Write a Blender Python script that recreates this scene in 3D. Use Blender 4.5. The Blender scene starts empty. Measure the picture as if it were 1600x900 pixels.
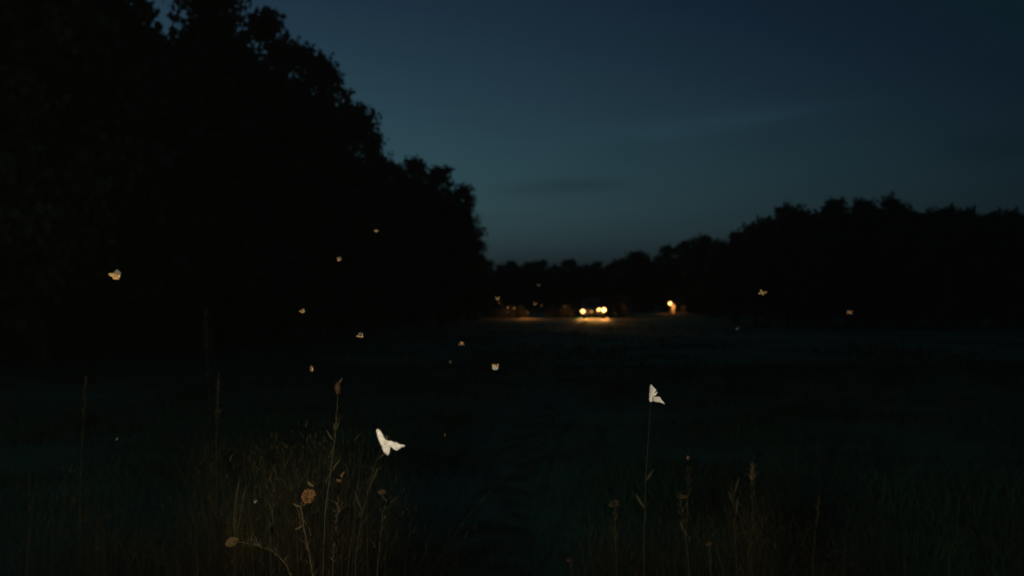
import bpy, bmesh, math, random
import numpy as np
from mathutils import Vector, Matrix, noise as mnoise

R = math.radians
sc = bpy.context.scene
COL = sc.collection

# ------------------------------------------------------------------ camera
F = 35.0 / 36.0 * 1600            # focal length in pixels of the 1600 px wide photograph
CAM_Z = 1.5
PITCH = math.atan(26 / F)
cd = bpy.data.cameras.new('camera'); cam = bpy.data.objects.new('camera', cd); COL.objects.link(cam)
cd.lens = 35; cd.sensor_width = 36; cd.clip_start = 0.05; cd.clip_end = 6000
cam.location = (0, 0, CAM_Z); cam.rotation_euler = (R(90) + PITCH, 0, 0)
cd.dof.use_dof = True; cd.dof.focus_distance = 2.3; cd.dof.aperture_fstop = 4.0
sc.camera = cam

# ------------------------------------------------------------------ exposure
sc.view_settings.view_transform = 'Standard'
sc.view_settings.look = 'None'
sc.view_settings.exposure = 0.0
sc.view_settings.gamma = 1.0
sc.view_settings.use_curve_mapping = False
sc.cycles.max_bounces = 5
sc.cycles.diffuse_bounces = 2
sc.cycles.sample_clamp_indirect = 2.0

# ------------------------------------------------------------------ dusk sky: the sun is 5 degrees under the horizon, to the left
SUN_EL, SUN_AZ = -5.5, -35.0
w = bpy.data.worlds.new('World'); sc.world = w; w.use_nodes = True
nt = w.node_tree; N = nt.nodes; L = nt.links
bg = N['Background']
sky = N.new('ShaderNodeTexSky'); sky.sky_type = 'NISHITA'; sky.sun_disc = False
sky.sun_elevation = R(SUN_EL); sky.sun_rotation = R(SUN_AZ % 360)
sky.ozone_density = 5; sky.air_density = 1; sky.dust_density = 2.5
def mathn(op, a, b=None, c=None):
    n = N.new('ShaderNodeMath'); n.operation = op
    for i, v in enumerate((a, b, c)):
        if v is None: continue
        if hasattr(v, 'links'): L.new(v, n.inputs[i])
        else: n.inputs[i].default_value = v
    return n.outputs[0]
def mul(colsock, rgb=None, fac=None):
    n = N.new('ShaderNodeMix'); n.data_type = 'RGBA'; n.blend_type = 'MULTIPLY'; n.inputs[0].default_value = 1
    L.new(colsock, n.inputs[6])
    if rgb is not None: n.inputs[7].default_value = (*rgb, 1)
    else: L.new(fac, n.inputs[7])
    return n.outputs[2]
tinted = mul(sky.outputs[0], (0.949, 1.05, 0.285))
tc = N.new('ShaderNodeTexCoord'); sp = N.new('ShaderNodeSeparateXYZ'); L.new(tc.outputs['Generated'], sp.inputs[0])
el = mathn('ARCSINE', sp.outputs[2]); az = mathn('ARCTAN2', sp.outputs[0], sp.outputs[1])
gsep = N.new('ShaderNodeSeparateColor'); L.new(tinted, gsep.inputs[0])
gcomb = N.new('ShaderNodeCombineColor')
for i in range(3): L.new(gsep.outputs[1], gcomb.inputs[i])
veil = mul(gcomb.outputs[0], (0.51, 1.04, 1.40))
vm = N.new('ShaderNodeMix'); vm.data_type = 'RGBA'
L.new(mathn('MULTIPLY_ADD', mathn('EXPONENT', mathn('MULTIPLY', mathn('MAXIMUM', el, 0.0), -1 / R(5.5))), 0.7, 0.3), vm.inputs[0])
L.new(tinted, vm.inputs[6]); L.new(veil, vm.inputs[7]); tinted = vm.outputs[2]
fl = N.new('ShaderNodeMix'); fl.data_type = 'RGBA'; fl.blend_type = 'LIGHTEN'; fl.inputs[0].default_value = 1
L.new(tinted, fl.inputs[6]); fl.inputs[7].default_value = (0.0030 / 11.4, 0.0120 / 11.4, 0.0180 / 11.4, 1); tinted = fl.outputs[2]
# thin wisps of cloud, high and far: stretched noise, gathered into a few streaks
cb = N.new('ShaderNodeCombineXYZ'); L.new(mathn('MULTIPLY', az, 9.0), cb.inputs[0]); L.new(mathn('MULTIPLY', el, 60.0), cb.inputs[1])
nz = N.new('ShaderNodeTexNoise'); nz.inputs['Scale'].default_value = 1.6; nz.inputs['Detail'].default_value = 4; L.new(cb.outputs[0], nz.inputs['Vector'])
def streak(px, py, wpx, hpx, slope, gain):
    a0 = math.atan((px - 800) / F); e0 = math.atan((476 - py) / F)
    da = mathn('SUBTRACT', az, a0)
    de = mathn('SUBTRACT', mathn('SUBTRACT', el, e0), mathn('MULTIPLY', da, slope))
    q = mathn('ADD', mathn('POWER', mathn('ABSOLUTE', mathn('DIVIDE', da, wpx / F)), 2), mathn('POWER', mathn('ABSOLUTE', mathn('DIVIDE', de, hpx / F)), 2))
    g = mathn('EXPONENT', mathn('MULTIPLY', q, -1.0))
    return mathn('MULTIPLY', mathn('MULTIPLY', g, nz.outputs[0]), gain)
s = mathn('ADD', streak(880, 292, 95, 12, 0.05, -0.42), streak(1570, 255, 70, 20, 0.0, -0.35))
s = mathn('ADD', s, streak(1130, 195, 170, 16, 0.10, 0.40))
s = mathn('ADD', s, mathn('MULTIPLY', mathn('SUBTRACT', nz.outputs[0], 0.5), 0.10))
s = mathn('ADD', s, 1.0)
cc = N.new('ShaderNodeCombineColor')
for i in range(3): L.new(s, cc.inputs[i])
clouded = mul(tinted, fac=cc.outputs[0])
L.new(clouded, bg.inputs[0]); bg.inputs[1].default_value = 11.4

# last glow of the sun, all but gone
sd = bpy.data.lights.new('sun', 'SUN'); sd.energy = 0.002; sd.angle = R(12); sd.color = (1, 0.85, 0.7)
sun = bpy.data.objects.new('sun', sd); COL.objects.link(sun)
sdir = Vector((math.sin(R(SUN_AZ)), math.cos(R(SUN_AZ)), math.sin(R(1.5))))
sun.rotation_euler = sdir.to_track_quat('Z', 'Y').to_euler(); sun.location = (0, 0, 60)

LANTERN_W = 360.0
HAZE = 0.0004
WARM = (1.0, 0.83, 0.60)

# ------------------------------------------------------------------ helpers
def at(px, py, d):
    """the point d metres ahead that the pixel (px, py) of the photograph looks at"""
    u, v = (px - 800) / F, (450 - py) / F
    cp, sp_ = math.cos(PITCH), math.sin(PITCH)
    dir_ = Vector((u, cp - v * sp_, sp_ + v * cp))
    return Vector((0, 0, CAM_Z)) + dir_ * (d / dir_.y)
def smooth(a, b, t):
    t = min(1, max(0, (t - a) / (b - a))); return t * t * (3 - 2 * t)
def ground_z(x, y):
    z = 0.62 * smooth(55, 95, y)
    z += 9.0 * smooth(90, 260, y) * smooth(5, 80, x)          # the low hill on the right
    z += 6.0 * smooth(12, 60, -x - 4) * smooth(5, 40, y)      # bank under the wood on the left
    if 6 < y < 600: z += 0.05 * mnoise.noise((x * 0.15, y * 0.15, 3.1))
    return z
def tag(o, label=None, cat=None, group=None, kind=None):
    if label: o['label'] = label
    if cat: o['category'] = cat
    if group: o['group'] = group
    if kind: o['kind'] = kind
    return o
def empty(name, loc=(0, 0, 0), rot=(0, 0, 0)):
    o = bpy.data.objects.new(name, None); COL.objects.link(o); o.location = loc; o.rotation_euler = rot
    o.empty_display_size = 0.1
    return o
def link(name, me, mat=None, parent=None):
    o = bpy.data.objects.new(name, me); COL.objects.link(o)
    if mat is not None and len(me.materials) == 0: me.materials.append(mat)
    if parent is not None: o.parent = parent
    return o
def bm_obj(name, bm, mat, parent=None, smoothed=True):
    me = bpy.data.meshes.new(name); bm.normal_update(); bm.to_mesh(me); bm.free()
    if smoothed:
        for p in me.polygons: p.use_smooth = True
    return link(name, me, mat, parent)
def np_mesh(name, verts, faces):
    """verts (n,3), faces (m,k) numpy -> mesh"""
    verts = np.asarray(verts, dtype=np.float32); faces = np.asarray(faces, dtype=np.int32)
    me = bpy.data.meshes.new(name); k = faces.shape[1]; m = faces.shape[0]
    me.vertices.add(len(verts)); me.vertices.foreach_set('co', verts.ravel())
    me.loops.add(m * k); me.loops.foreach_set('vertex_index', faces.ravel())
    me.polygons.add(m); me.polygons.foreach_set('loop_start', np.arange(0, m * k, k, dtype=np.int32))
    me.update(calc_edges=True); me.validate()
    return me
def tube(bm, pts, radii, sides=5):
    pts = [Vector(p) for p in pts]; rings = []
    for i, p in enumerate(pts):
        a = pts[max(0, i - 1)]; b = pts[min(len(pts) - 1, i + 1)]
        t = (b - a).normalized() if (b - a).length > 1e-9 else Vector((0, 0, 1))
        x = t.orthogonal().normalized(); y = t.cross(x)
        if rings:
            x = (px_ - t * px_.dot(t)).normalized(); y = t.cross(x)
        px_ = x
        rings.append([bm.verts.new(p + (x * math.cos(2 * math.pi * k / sides) + y * math.sin(2 * math.pi * k / sides)) * radii[i]) for k in range(sides)])
    for r0, r1 in zip(rings, rings[1:]):
        for k in range(sides):
            bm.faces.new((r0[k], r0[(k + 1) % sides], r1[(k + 1) % sides], r1[k]))
    bm.faces.new(rings[0][::-1]); bm.faces.new(rings[-1])
def lathe(bm, prof, sides=16, origin=(0, 0, 0)):
    o = Vector(origin); rings = []
    for r, z in prof:
        rings.append([bm.verts.new(o + Vector((max(r, 1e-4) * math.cos(2 * math.pi * k / sides), max(r, 1e-4) * math.sin(2 * math.pi * k / sides), z))) for k in range(sides)])
    for r0, r1 in zip(rings, rings[1:]):
        for k in range(sides): bm.faces.new((r0[k], r0[(k + 1) % sides], r1[(k + 1) % sides], r1[k]))
    bm.faces.new(rings[0][::-1]); bm.faces.new(rings[-1])
def box(bm, c, s, bev=0.0):
    r = bmesh.ops.create_cube(bm, size=1, matrix=Matrix.Translation(c) @ Matrix.Diagonal((*s, 1)))
    if bev:
        es = {e for v in r['verts'] for e in v.link_edges}
        bmesh.ops.bevel(bm, geom=list(es), offset=bev, segments=2, affect='EDGES', profile=0.6)
def ellipsoid(bm, c, r, seg=12, rings=8, rot=None):
    m = Matrix.Translation(c) @ (rot.to_matrix().to_4x4() if rot else Matrix()) @ Matrix.Diagonal((*r, 1))
    bmesh.ops.create_uvsphere(bm, u_segments=seg, v_segments=rings, radius=1, matrix=m)

# ------------------------------------------------------------------ materials
def material(name, rgb, rough=0.8, var=0.3, scale=8.0, bump=0.0, metal=0.0, rand=0.0, coords='Object', spec=0.3, rgb2=None):
    m = bpy.data.materials.new(name); m.use_nodes = True
    t = m.node_tree; b = t.nodes['Principled BSDF']
    b.inputs['Roughness'].default_value = rough; b.inputs['Metallic'].default_value = metal
    b.inputs['Specular IOR Level'].default_value = spec
    tcn = t.nodes.new('ShaderNodeTexCoord'); n = t.nodes.new('ShaderNodeTexNoise')
    n.inputs['Scale'].default_value = scale; n.inputs['Detail'].default_value = 5
    t.links.new(tcn.outputs[coords], n.inputs['Vector'])
    ramp = t.nodes.new('ShaderNodeValToRGB'); t.links.new(n.outputs[0], ramp.inputs[0])
    lo = [c * (1 - var) for c in rgb]; hi = [min(1, c * (1 + var)) for c in (rgb2 or rgb)]
    ramp.color_ramp.elements[0].position = 0.35; ramp.color_ramp.elements[1].position = 0.65
    ramp.color_ramp.elements[0].color = (*lo, 1); ramp.color_ramp.elements[1].color = (*hi, 1)
    out = ramp.outputs[0]
    if rand:
        oi = t.nodes.new('ShaderNodeObjectInfo'); hs = t.nodes.new('ShaderNodeHueSaturation')
        mp = t.nodes.new('ShaderNodeMapRange'); mp.inputs[3].default_value = 1 - rand; mp.inputs[4].default_value = 1 + rand
        t.links.new(oi.outputs['Random'], mp.inputs[0]); t.links.new(mp.outputs[0], hs.inputs['Value'])
        t.links.new(out, hs.inputs['Color']); out = hs.outputs[0]
    t.links.new(out, b.inputs['Base Color'])
    if bump:
        bp = t.nodes.new('ShaderNodeBump'); bp.inputs['Strength'].default_value = bump; bp.inputs['Distance'].default_value = 0.1
        t.links.new(n.outputs[0], bp.inputs['Height']); t.links.new(bp.outputs[0], b.inputs['Normal'])
    return m
def glow(name, rgb, strength):
    m = bpy.data.materials.new(name); m.use_nodes = True
    t = m.node_tree; t.nodes.remove(t.nodes['Principled BSDF'])
    e = t.nodes.new('ShaderNodeEmission'); e.inputs[0].default_value = (*rgb, 1); e.inputs[1].default_value = strength
    t.links.new(e.outputs[0], t.nodes['Material Output'].inputs[0])
    return m
def thin(name, rgb, trans=0.35, var=0.15, scale=300.0):
    """thin wings and leaves: diffuse with light passing through"""
    m = material(name, rgb, rough=0.7, var=var, scale=scale)
    t = m.node_tree; b = t.nodes['Principled BSDF']
    tr = t.nodes.new('ShaderNodeBsdfTranslucent'); mx = t.nodes.new('ShaderNodeMixShader'); mx.inputs[0].default_value = trans
    t.links.new(b.inputs['Base Color'].links[0].from_socket, tr.inputs[0])
    t.links.new(b.outputs[0], mx.inputs[1]); t.links.new(tr.outputs[0], mx.inputs[2])
    t.links.new(mx.outputs[0], t.nodes['Material Output'].inputs[0])
    return m

M_field = material('meadow_turf', (0.032, 0.15, 0.11), 0.95, 0.3, 0.22, 0.2, spec=0.1, rgb2=(0.036, 0.16, 0.115))
M_gravel = material('track_gravel', (0.30, 0.21, 0.13), 0.9, 0.3, 6.0, 0.6, spec=0.2)
M_earth = material('path_earth', (0.034, 0.090, 0.062), 0.95, 0.35, 3.0, 0.4, spec=0.1, rgb2=(0.036, 0.125, 0.088))
M_leaf = material('tree_foliage', (0.040, 0.072, 0.046), 0.75, 0.35, 1.3, rand=0.25, spec=0.2)
M_shrub = material('shrub_foliage', (0.12, 0.10, 0.04), 0.7, 0.4, 9.0, rand=0.2, spec=0.25)
M_bark = material('bark', (0.055, 0.045, 0.034), 0.9, 0.35, 9.0, 0.6, spec=0.2)
M_grass = material('grass_blades', (0.036, 0.048, 0.024), 0.7, 0.3, 0.9, spec=0.1, rgb2=(0.020, 0.090, 0.062))
M_weed = material('weed_stems', (0.036, 0.030, 0.010), 0.75, 0.45, 5.0, spec=0.2)
M_straw = material('dry_straw', (0.036, 0.029, 0.016), 0.8, 0.3, 25.0, spec=0.2)
M_green = material('green_stem', (0.020, 0.021, 0.010), 0.75, 0.3, 25.0, spec=0.2)
M_dim = material('dark_stem', (0.011, 0.011, 0.005), 0.8, 0.3, 25.0, spec=0.1)
M_seed = material('seed_fluff', (0.13, 0.070, 0.030), 0.9, 0.35, 60.0, spec=0.1)
M_seed_dark = material('bud_scales', (0.045, 0.026, 0.015), 0.9, 0.35, 60.0, spec=0.1)
M_pink = material('dry_petals', (0.060, 0.040, 0.024), 0.9, 0.3, 60.0, spec=0.1)
M_yellow = thin('yellow_leaf', (0.050, 0.031, 0.008), 0.3, 0.3, 40)
M_white_wing = thin('white_wing', (0.80, 0.80, 0.77), 0.18, 0.16, 170)
M_tan_wing = thin('tan_wing', (0.86, 0.62, 0.30), 0.25, 0.16, 300)
M_brown_wing = thin('brown_wing', (0.50, 0.27, 0.13), 0.25, 0.2, 300)
M_grey_wing = thin('grey_wing', (0.34, 0.33, 0.27), 0.25, 0.2, 300)
M_fur = material('moth_fur', (0.62, 0.55, 0.44), 0.95, 0.25, 500, spec=0.1)
M_paint = material('car_paint', (0.012, 0.013, 0.016), 0.35, 0.1, 3.0, spec=0.5)
M_chrome = material('chrome', (0.5, 0.5, 0.5), 0.25, 0.1, 5, metal=1.0)
M_plastic = material('black_plastic', (0.02, 0.02, 0.021), 0.6, 0.2, 20)
M_rubber = material('tyre_rubber', (0.018, 0.018, 0.018), 0.9, 0.3, 30)
M_glass = material('dark_glass', (0.02, 0.025, 0.03), 0.08, 0.1, 3, spec=0.6)
M_metal = material('dark_metal', (0.035, 0.033, 0.03), 0.5, 0.3, 30, metal=0.6)
M_stone = material('pale_limestone', (0.52, 0.44, 0.32), 0.85, 0.2, 7.0, 0.5, spec=0.2)
M_glow_lamp = glow('headlight_glow', (1.0, 0.50, 0.14), 9)
M_glow_globe = glow('globe_glow', (1.0, 0.52, 0.15), 8)
M_glow_orange = glow('marker_glow', (1.0, 0.42, 0.12), 1.1)
M_glow_lantern = glow('flame_glow', (1.0, 0.7, 0.4), 30)
def point_light(name, loc, power, color, rad, parent=None):
    d = bpy.data.lights.new(name, 'POINT'); d.energy = power; d.color = color; d.shadow_soft_size = rad
    o = bpy.data.objects.new(name, d); COL.objects.link(o); o.location = loc
    if parent is not None: o.parent = parent
    return o
def spot_light(name, loc, target, power, color, ang, blend, parent=None, rad=0.05):
    d = bpy.data.lights.new(name, 'SPOT'); d.energy = power; d.color = color; d.spot_size = R(ang); d.spot_blend = blend; d.shadow_soft_size = rad
    o = bpy.data.objects.new(name, d); COL.objects.link(o); o.location = loc
    o.rotation_euler = (Vector(loc) - Vector(target)).to_track_quat('Z', 'Y').to_euler()
    if parent is not None: o.parent = parent
    return o

# ------------------------------------------------------------------ ground
def axis(lo, hi, mid, fine, n):
    a = set([lo, hi]); k = np.arange(-mid, mid + fine, fine); a.update(np.round(k, 3))
    for i in range(1, n): a.add(round(mid + (hi - mid) * (i / n) ** 3, 3)); a.add(round(-mid + (lo + mid) * (i / n) ** 3, 3))
    return sorted(a)
xs = axis(-700, 700, 60, 1.5, 12)
ys = sorted(set(np.round(np.arange(-20, 130, 1.5), 3)) | set(130 + 900 * (i / 24) ** 2.2 for i in range(25)) | {-300.0, -120.0, -60.0})
V = [(x, y, ground_z(x, y)) for y in ys for x in xs]
nx = len(xs); Fc = [(j * nx + i, j * nx + i + 1, (j + 1) * nx + i + 1, (j + 1) * nx + i) for j in range(len(ys) - 1) for i in range(nx - 1)]
g = link('meadow', np_mesh('meadow', V, Fc), M_field); g['kind'] = 'structure'
for p in g.data.polygons: p.use_smooth = True

# gravel track that crosses behind the meadow and climbs to the lamp on the right
def ribbon(name, line, half, mat, dz):
    pts = []
    for (a, b) in zip(line, line[1:]):
        for k in range(14):
            t = k / 14; pts.append((a[0] + (b[0] - a[0]) * t, a[1] + (b[1] - a[1]) * t))
    pts.append(line[-1]); vs = []; fs = []
    for i, (x, y) in enumerate(pts):
        a = pts[max(0, i - 1)]; b = pts[min(len(pts) - 1, i + 1)]
        t = Vector((b[0] - a[0], b[1] - a[1])).normalized(); n = Vector((-t.y, t.x))
        hw = half * (1 + 0.22 * mnoise.noise((x * 0.4, y * 0.4, 1)))
        for s_ in (-1, -0.5, 0, 0.5, 1):
            X, Y = x + n.x * hw * s_, y + n.y * hw * s_
            vs.append((X, Y, ground_z(X, Y) + (dz + 0.01 * (1 - s_ * s_) if abs(s_) < 1 else -0.03)))
        if i:
            o = (i - 1) * 5
            for k in range(4): fs.append((o + k, o + k + 1, o + k + 6, o + k + 5))
    o = link(name, np_mesh(name, vs, fs), mat); o['kind'] = 'structure'
    return o
ribbon('gravel_track', [(-2.5, 77.6), (0, 76.8), (3, 76.4), (6.5, 76.2), (10, 76.8), (13, 79.5), (15, 86), (15.6, 94), (15, 110)], 2.1, M_gravel, 0.045)

ribbon('footpath', [(-.7, -2), (-.15, 3.2), (-.13, 7), (.45, 15), (1.0, 27), (2.2, 44), (4.3, 62), (5.4, 74)], .30, M_earth, .032)

# ------------------------------------------------------------------ trees
def leaf_cloud(rng, centres, spread, per, size):
    """many small bent leaves around every clump centre; returns verts, quads"""
    n = len(centres) * per
    c = np.repeat(np.asarray(centres), per, axis=0)
    d = rng.normal(size=(n, 3)); d /= np.linalg.norm(d, axis=1)[:, None]
    r = spread * rng.random(n) ** 0.45
    p = c + d * r[:, None] * np.array([1, 1, 0.75])
    a = rng.normal(size=(n, 3)); a[:, 2] -= 0.4; a /= np.linalg.norm(a, axis=1)[:, None]
    b = np.cross(a, rng.normal(size=(n, 3))); b /= np.linalg.norm(b, axis=1)[:, None]
    nn = np.cross(a, b)
    s = size * (0.6 + 0.8 * rng.random(n))[:, None]
    v = np.stack([p, p + a * s * 0.5 + b * s * 0.34 + nn * s * 0.08, p + a * s, p + a * s * 0.5 - b * s * 0.34 + nn * s * 0.08], axis=1)
    return v.reshape(-1, 3), np.arange(n * 4).reshape(-1, 4)
def make_tree(seed, H=10.0, rad=3.4, base=0.5, blobs=20, clumps=11, per=52, leaf=0.21, spread=0.5, shape='round'):
    """returns (trunk mesh, crown mesh) of a tree H metres tall, crown from base to top"""
    rng = np.random.default_rng(seed); rnd = random.Random(seed)
    bm = bmesh.new()
    pts = []; x = y = 0
    for i in range(9):
        t = i / 8; x += rnd.uniform(-.12, .12); y += rnd.uniform(-.12, .12); pts.append(Vector((x, y, t * H * 0.9)))
    tube(bm, pts, [0.20 * H / 10 * (1.25 if i == 0 else 1) * (1 - 0.88 * i / 8) for i in range(9)], 8)
    # the crown is a heap of leafy masses set round the trunk, each a handful of clumps
    masses = []
    for k in range(blobs):
        t = 0.06 + 0.86 * ((k + rnd.random()) / blobs); th = k * 2.4 + rnd.uniform(-.7, .7)
        if shape == 'cone': env = rad * (1.02 - t) ** 0.7
        else: env = rad * math.sqrt(max(0.02, 1 - ((t - .42) / .62) ** 2))
        br = rad * rnd.uniform(.24, .42) * (1 - .25 * t); q = max(0, env - br * .8) * rnd.uniform(.55, 1.08)
        masses.append((q * math.cos(th), q * math.sin(th), base + br * .5 + t * (H - base - br * 1.3), br))
    for k in range(3):
        br = rad * rnd.uniform(.16, .26); masses.append((rnd.uniform(-.25, .25) * rad, rnd.uniform(-.25, .25) * rad, H - br * rnd.uniform(.9, 1.6), br))
    for k in range(7): masses.append((rnd.uniform(-.2, .2) * rad, rnd.uniform(-.2, .2) * rad, H * (.14 + .1 * k), rad * .42))
    centres = []; out = []
    for (mx, my, mz, br) in masses:
        for k in range(clumps):
            v_ = Vector((rnd.gauss(0, 1), rnd.gauss(0, 1), rnd.gauss(0, 1))).normalized() * br * rnd.random() ** .4
            centres.append((mx + v_.x, my + v_.y, max(.25, min(H - .15, mz + v_.z * .85))))
        for k in range(max(2, clumps // 3)):
            v_ = Vector((rnd.gauss(0, 1), rnd.gauss(0, 1), rnd.gauss(.3, 1))).normalized() * br * rnd.uniform(1.0, 1.5)
            out.append((mx + v_.x, my + v_.y, max(.25, min(H, mz + v_.z))))
    clumps = len(centres)
    # limbs to a part of the clumps
    for k in range(0, clumps, 9):
        c = Vector(centres[k]); z0 = max(0.5, c.z - (0.35 + 0.5 * rnd.random()) * math.hypot(c.x, c.y) - 0.3)
        i = min(7, int(z0 / (H * 0.9) * 8)); f = z0 / (H * 0.9) * 8 - i; f = min(1, max(0, f))
        p0 = pts[i].lerp(pts[i + 1], f); mid = p0.lerp(c, 0.5) + Vector((0, 0, 0.25))
        r0 = 0.055 * H / 10 * (1.2 - z0 / H)
        tube(bm, [p0, mid, c], [r0, r0 * 0.6, r0 * 0.2], 5)
    me_t = bpy.data.meshes.new('trunk'); bm.to_mesh(me_t); bm.free(); me_t.materials.append(M_bark)
    v, f = leaf_cloud(rng, centres, spread, per, leaf)
    # loose twigs of leaves that break the outline
    v2, f2 = leaf_cloud(rng, out, spread * 0.5, max(7, per // 4), leaf * 0.85)
    me_c = np_mesh('crown', np.vstack([v, v2]), np.vstack([f, f2 + len(v)])); me_c.materials.append(M_leaf)
    return me_t, me_c, H
NEAR = [make_tree(11), make_tree(12, rad=3.1, blobs=18), make_tree(13, rad=3.7, blobs=23), make_tree(14, rad=3.0, shape='cone'), make_tree(15, blobs=17)]
NARROW = [make_tree(31 + k, rad=1.95 + .12 * k, blobs=30, clumps=8, per=42, spread=.42, leaf=.19, shape='cone' if k == 2 else 'round') for k in range(5)]
FAR = [make_tree(20 + k, blobs=19, clumps=8, per=26, leaf=0.36, spread=0.62, rad=r_) for k, r_ in enumerate((3.8, 3.5, 4.4, 3.9))]
PROTO = {}
def plant_tree(bank, i, px, top, d, label, group, width=1.0, name='leafy_tree'):
    """a tree d metres ahead whose tip shows at (px, top)"""
    p = at(px, top, d); gz = ground_z(p.x, p.y); h = max(2.0, p.z - gz)
    key = (id(bank), i, name)
    if key not in PROTO:
        r = empty(name); link('trunk', bank[i][0], None, r); link('crown', bank[i][1], None, r); PROTO[key] = r
    else:
        src = PROTO[key]; r = src.copy(); COL.objects.link(r)
        for ch in list(src.children):
            c = ch.copy(); COL.objects.link(c); c.parent = r
    s_ = h / bank[i][2]
    r.location = (p.x, p.y, gz - 0.05); r.rotation_euler = (0, 0, (px * 12.9898 + d * 7.1) % 6.28)
    r.scale = (s_ * width, s_ * width, s_)
    return tag(r, label, 'bush' if name == 'bush' else 'tree', group)
GA = 'trees of the near wood on the left'
SH_A = 'dark leafy tree lost in the black mass of the near wood on the left'
for (i, px, top, d, lab, wd) in [
    (0, -60, -330, 22, SH_A, 0.9), (2, 75, -250, 24, SH_A, 0.8), (1, 170, -60, 28, 'tall black tree left of the small gap of sky at the top edge', -1.00),
    (2, 330, -75, 30, 'tall black tree between the small gap of sky and the stepped treetops', -1.05),
    (0, 402, 10, 34, 'dark tree with rounded top just below the top edge, first step of the skyline', -0.88),
    (4, 455, 60, 37, 'dark ragged-topped tree one step below the topmost round crown of the wood', -0.81),
    (1, 515, 88, 40, 'dark tree with sky showing through its twiggy crown near the wood edge', -0.91),
    (3, 552, 146, 42, 'slim dark tree ending the near wood, drooping twigs on its right side', -0.73)]:
    plant_tree(NEAR if wd > 0 else NARROW, i, px, top, d, lab, GA, abs(wd))
for (i, px, top, d, wd) in [(2, 20, -150, 30, 1.0), (0, 130, 40, 33, .95), (4, 240, 34, 36, 1.0), (1, 340, 60, 40, 1.0), (2, 430, 110, 44, .75), (4, -90, -60, 33, 1.0), (2, 592, 236, 52, .5), (3, 585, 200, 46, .42), (0, 622, 250, 56, .5), (0, 500, 180, 47, .7), (2, 190, 110, 41, 1.2), (1, 300, 140, 45, 1.2), (4, 395, 190, 48, 1.1)]:
    plant_tree(NEAR, i, px, top, d, SH_A, GA, wd)
GB = 'trees of the far end of the wood on the left'
for (i, px, top, d, lab, wd) in [
    (0, 610, 250, 58, 'dark tree at the foot of the tall skyline step in the left wood', -1.05),
    (4, 652, 243, 62, 'rounded dark tree topping the far part of the wood above the meadow', -0.96),
    (1, 688, 262, 66, 'dark tree right of the rounded one topping the far part of the wood', -0.96),
    (3, 714, 284, 70, 'dark pointed tree on the right shoulder of the far part of the wood', -0.96),
    (2, 731, 322, 73, 'dark bushy tree whose side marks the right end of the wood', -0.70),
    (0, 742, 376, 76, 'low dark tree at the very end of the wood beside the track', -1.05)]:
    plant_tree(NEAR if wd > 0 else NARROW, i, px, top, d, lab, GB, abs(wd))
for (i, px, top, d, wd) in [(2, 600, 270, 70, .8), (4, 640, 280, 74, .7), (2, 670, 300, 77, .6), (1, 570, 255, 66, .8), (0, 706, 318, 79, .55), (4, 728, 352, 81, .5)]:
    plant_tree(NEAR, i, px, top, d, 'dark leafy tree lost in the black mass of the far part of the left wood', GB, wd)
GE = 'low bushes at the foot of the wood on the left'
for k, px in enumerate(range(-30, 745, 43)):
    t = smooth(-300, 900, px); d = 25 + 50 * max(0, (px - 60) / 690) ** 1.6 + 1.5
    plant_tree(FAR, k % 4, px, 476 - 1.6 / d * F * (1 + .3 * math.sin(px)), d, 'low dark bush in the black foot of the wood on the left', GE, 1.5, 'bush')
GC = 'low trees closing the valley behind the car'
rr = random.Random(5)
for k, px in enumerate(range(700, 1010, 21)):
    top = 404 + rr.uniform(-5, 8) + (3 if 870 < px < 930 else 0) - max(0, px - 940) * 0.14
    plant_tree(FAR, rr.randrange(4), px + rr.uniform(-4, 4), top, 150 + rr.uniform(-8, 8), 'small dark tree in the low row closing the valley behind the car', GC, rr.uniform(0.9, 1.25))
for k, px in enumerate(range(715, 1060, 25)):
    plant_tree(FAR, rr.randrange(4), px + rr.uniform(-6, 6), 420 + rr.uniform(-6, 8), 122 + rr.uniform(-5, 5), 'small dark tree standing in front of the low row behind the car', GC, rr.uniform(1.1, 1.5))
GD = 'trees of the wooded hill on the right'
SH_D = 'dark tree lost in the black wooded hill on the right'
prof = [(1000, 388), (1040, 380), (1068, 373), (1096, 360), (1126, 365), (1152, 360), (1180, 341), (1204, 330), (1228, 314), (1262, 324), (1298, 311), (1330, 314), (1352, 309), (1388, 302), (1422, 321), (1450, 322), (1478, 320), (1512, 325), (1545, 331), (1575, 319), (1604, 330), (1640, 326), (1680, 330)]
spec = {1000: 'rounded dark tree where the low row ends and the right-hand skyline starts to climb',
        1096: 'dark tree forming the first clear bump of the skyline above the globe lamp',
        1228: 'dark tree with an open loose crown on the left shoulder of the wooded hill',
        1298: 'dark tree making a small point on the hill skyline left of the summit',
        1388: 'loose spreading tree that is the highest point of the wooded hill on the right',
        1575: 'small tree poking up over the hill skyline close to the right edge of the photo'}
for k, (px, top) in enumerate(prof):
    d = 112 - 30 * smooth(1000, 1250, px)
    plant_tree(FAR, rr.randrange(4), px, top + rr.uniform(-2, 3), d + rr.uniform(-3, 3), spec.get(px, SH_D), GD, rr.uniform(0.6, 0.85))
for k, (px, top) in enumerate(prof):
    plant_tree(FAR, rr.randrange(4), px + 16, top + 13 + rr.uniform(0, 6), 124 - 30 * smooth(1000, 1250, px), SH_D, GD, rr.uniform(0.7, 0.9))
for px in range(1090, 1700, 34):
    d = 92 - 30 * smooth(1060, 1200, px)
    plant_tree(FAR, rr.randrange(4), px + rr.uniform(-8, 8), 352 + rr.uniform(-12, 25) + 60 * (1 - smooth(1080, 1240, px)), d + rr.uniform(-2, 4), SH_D, GD, rr.uniform(0.75, 1.0))

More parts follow.
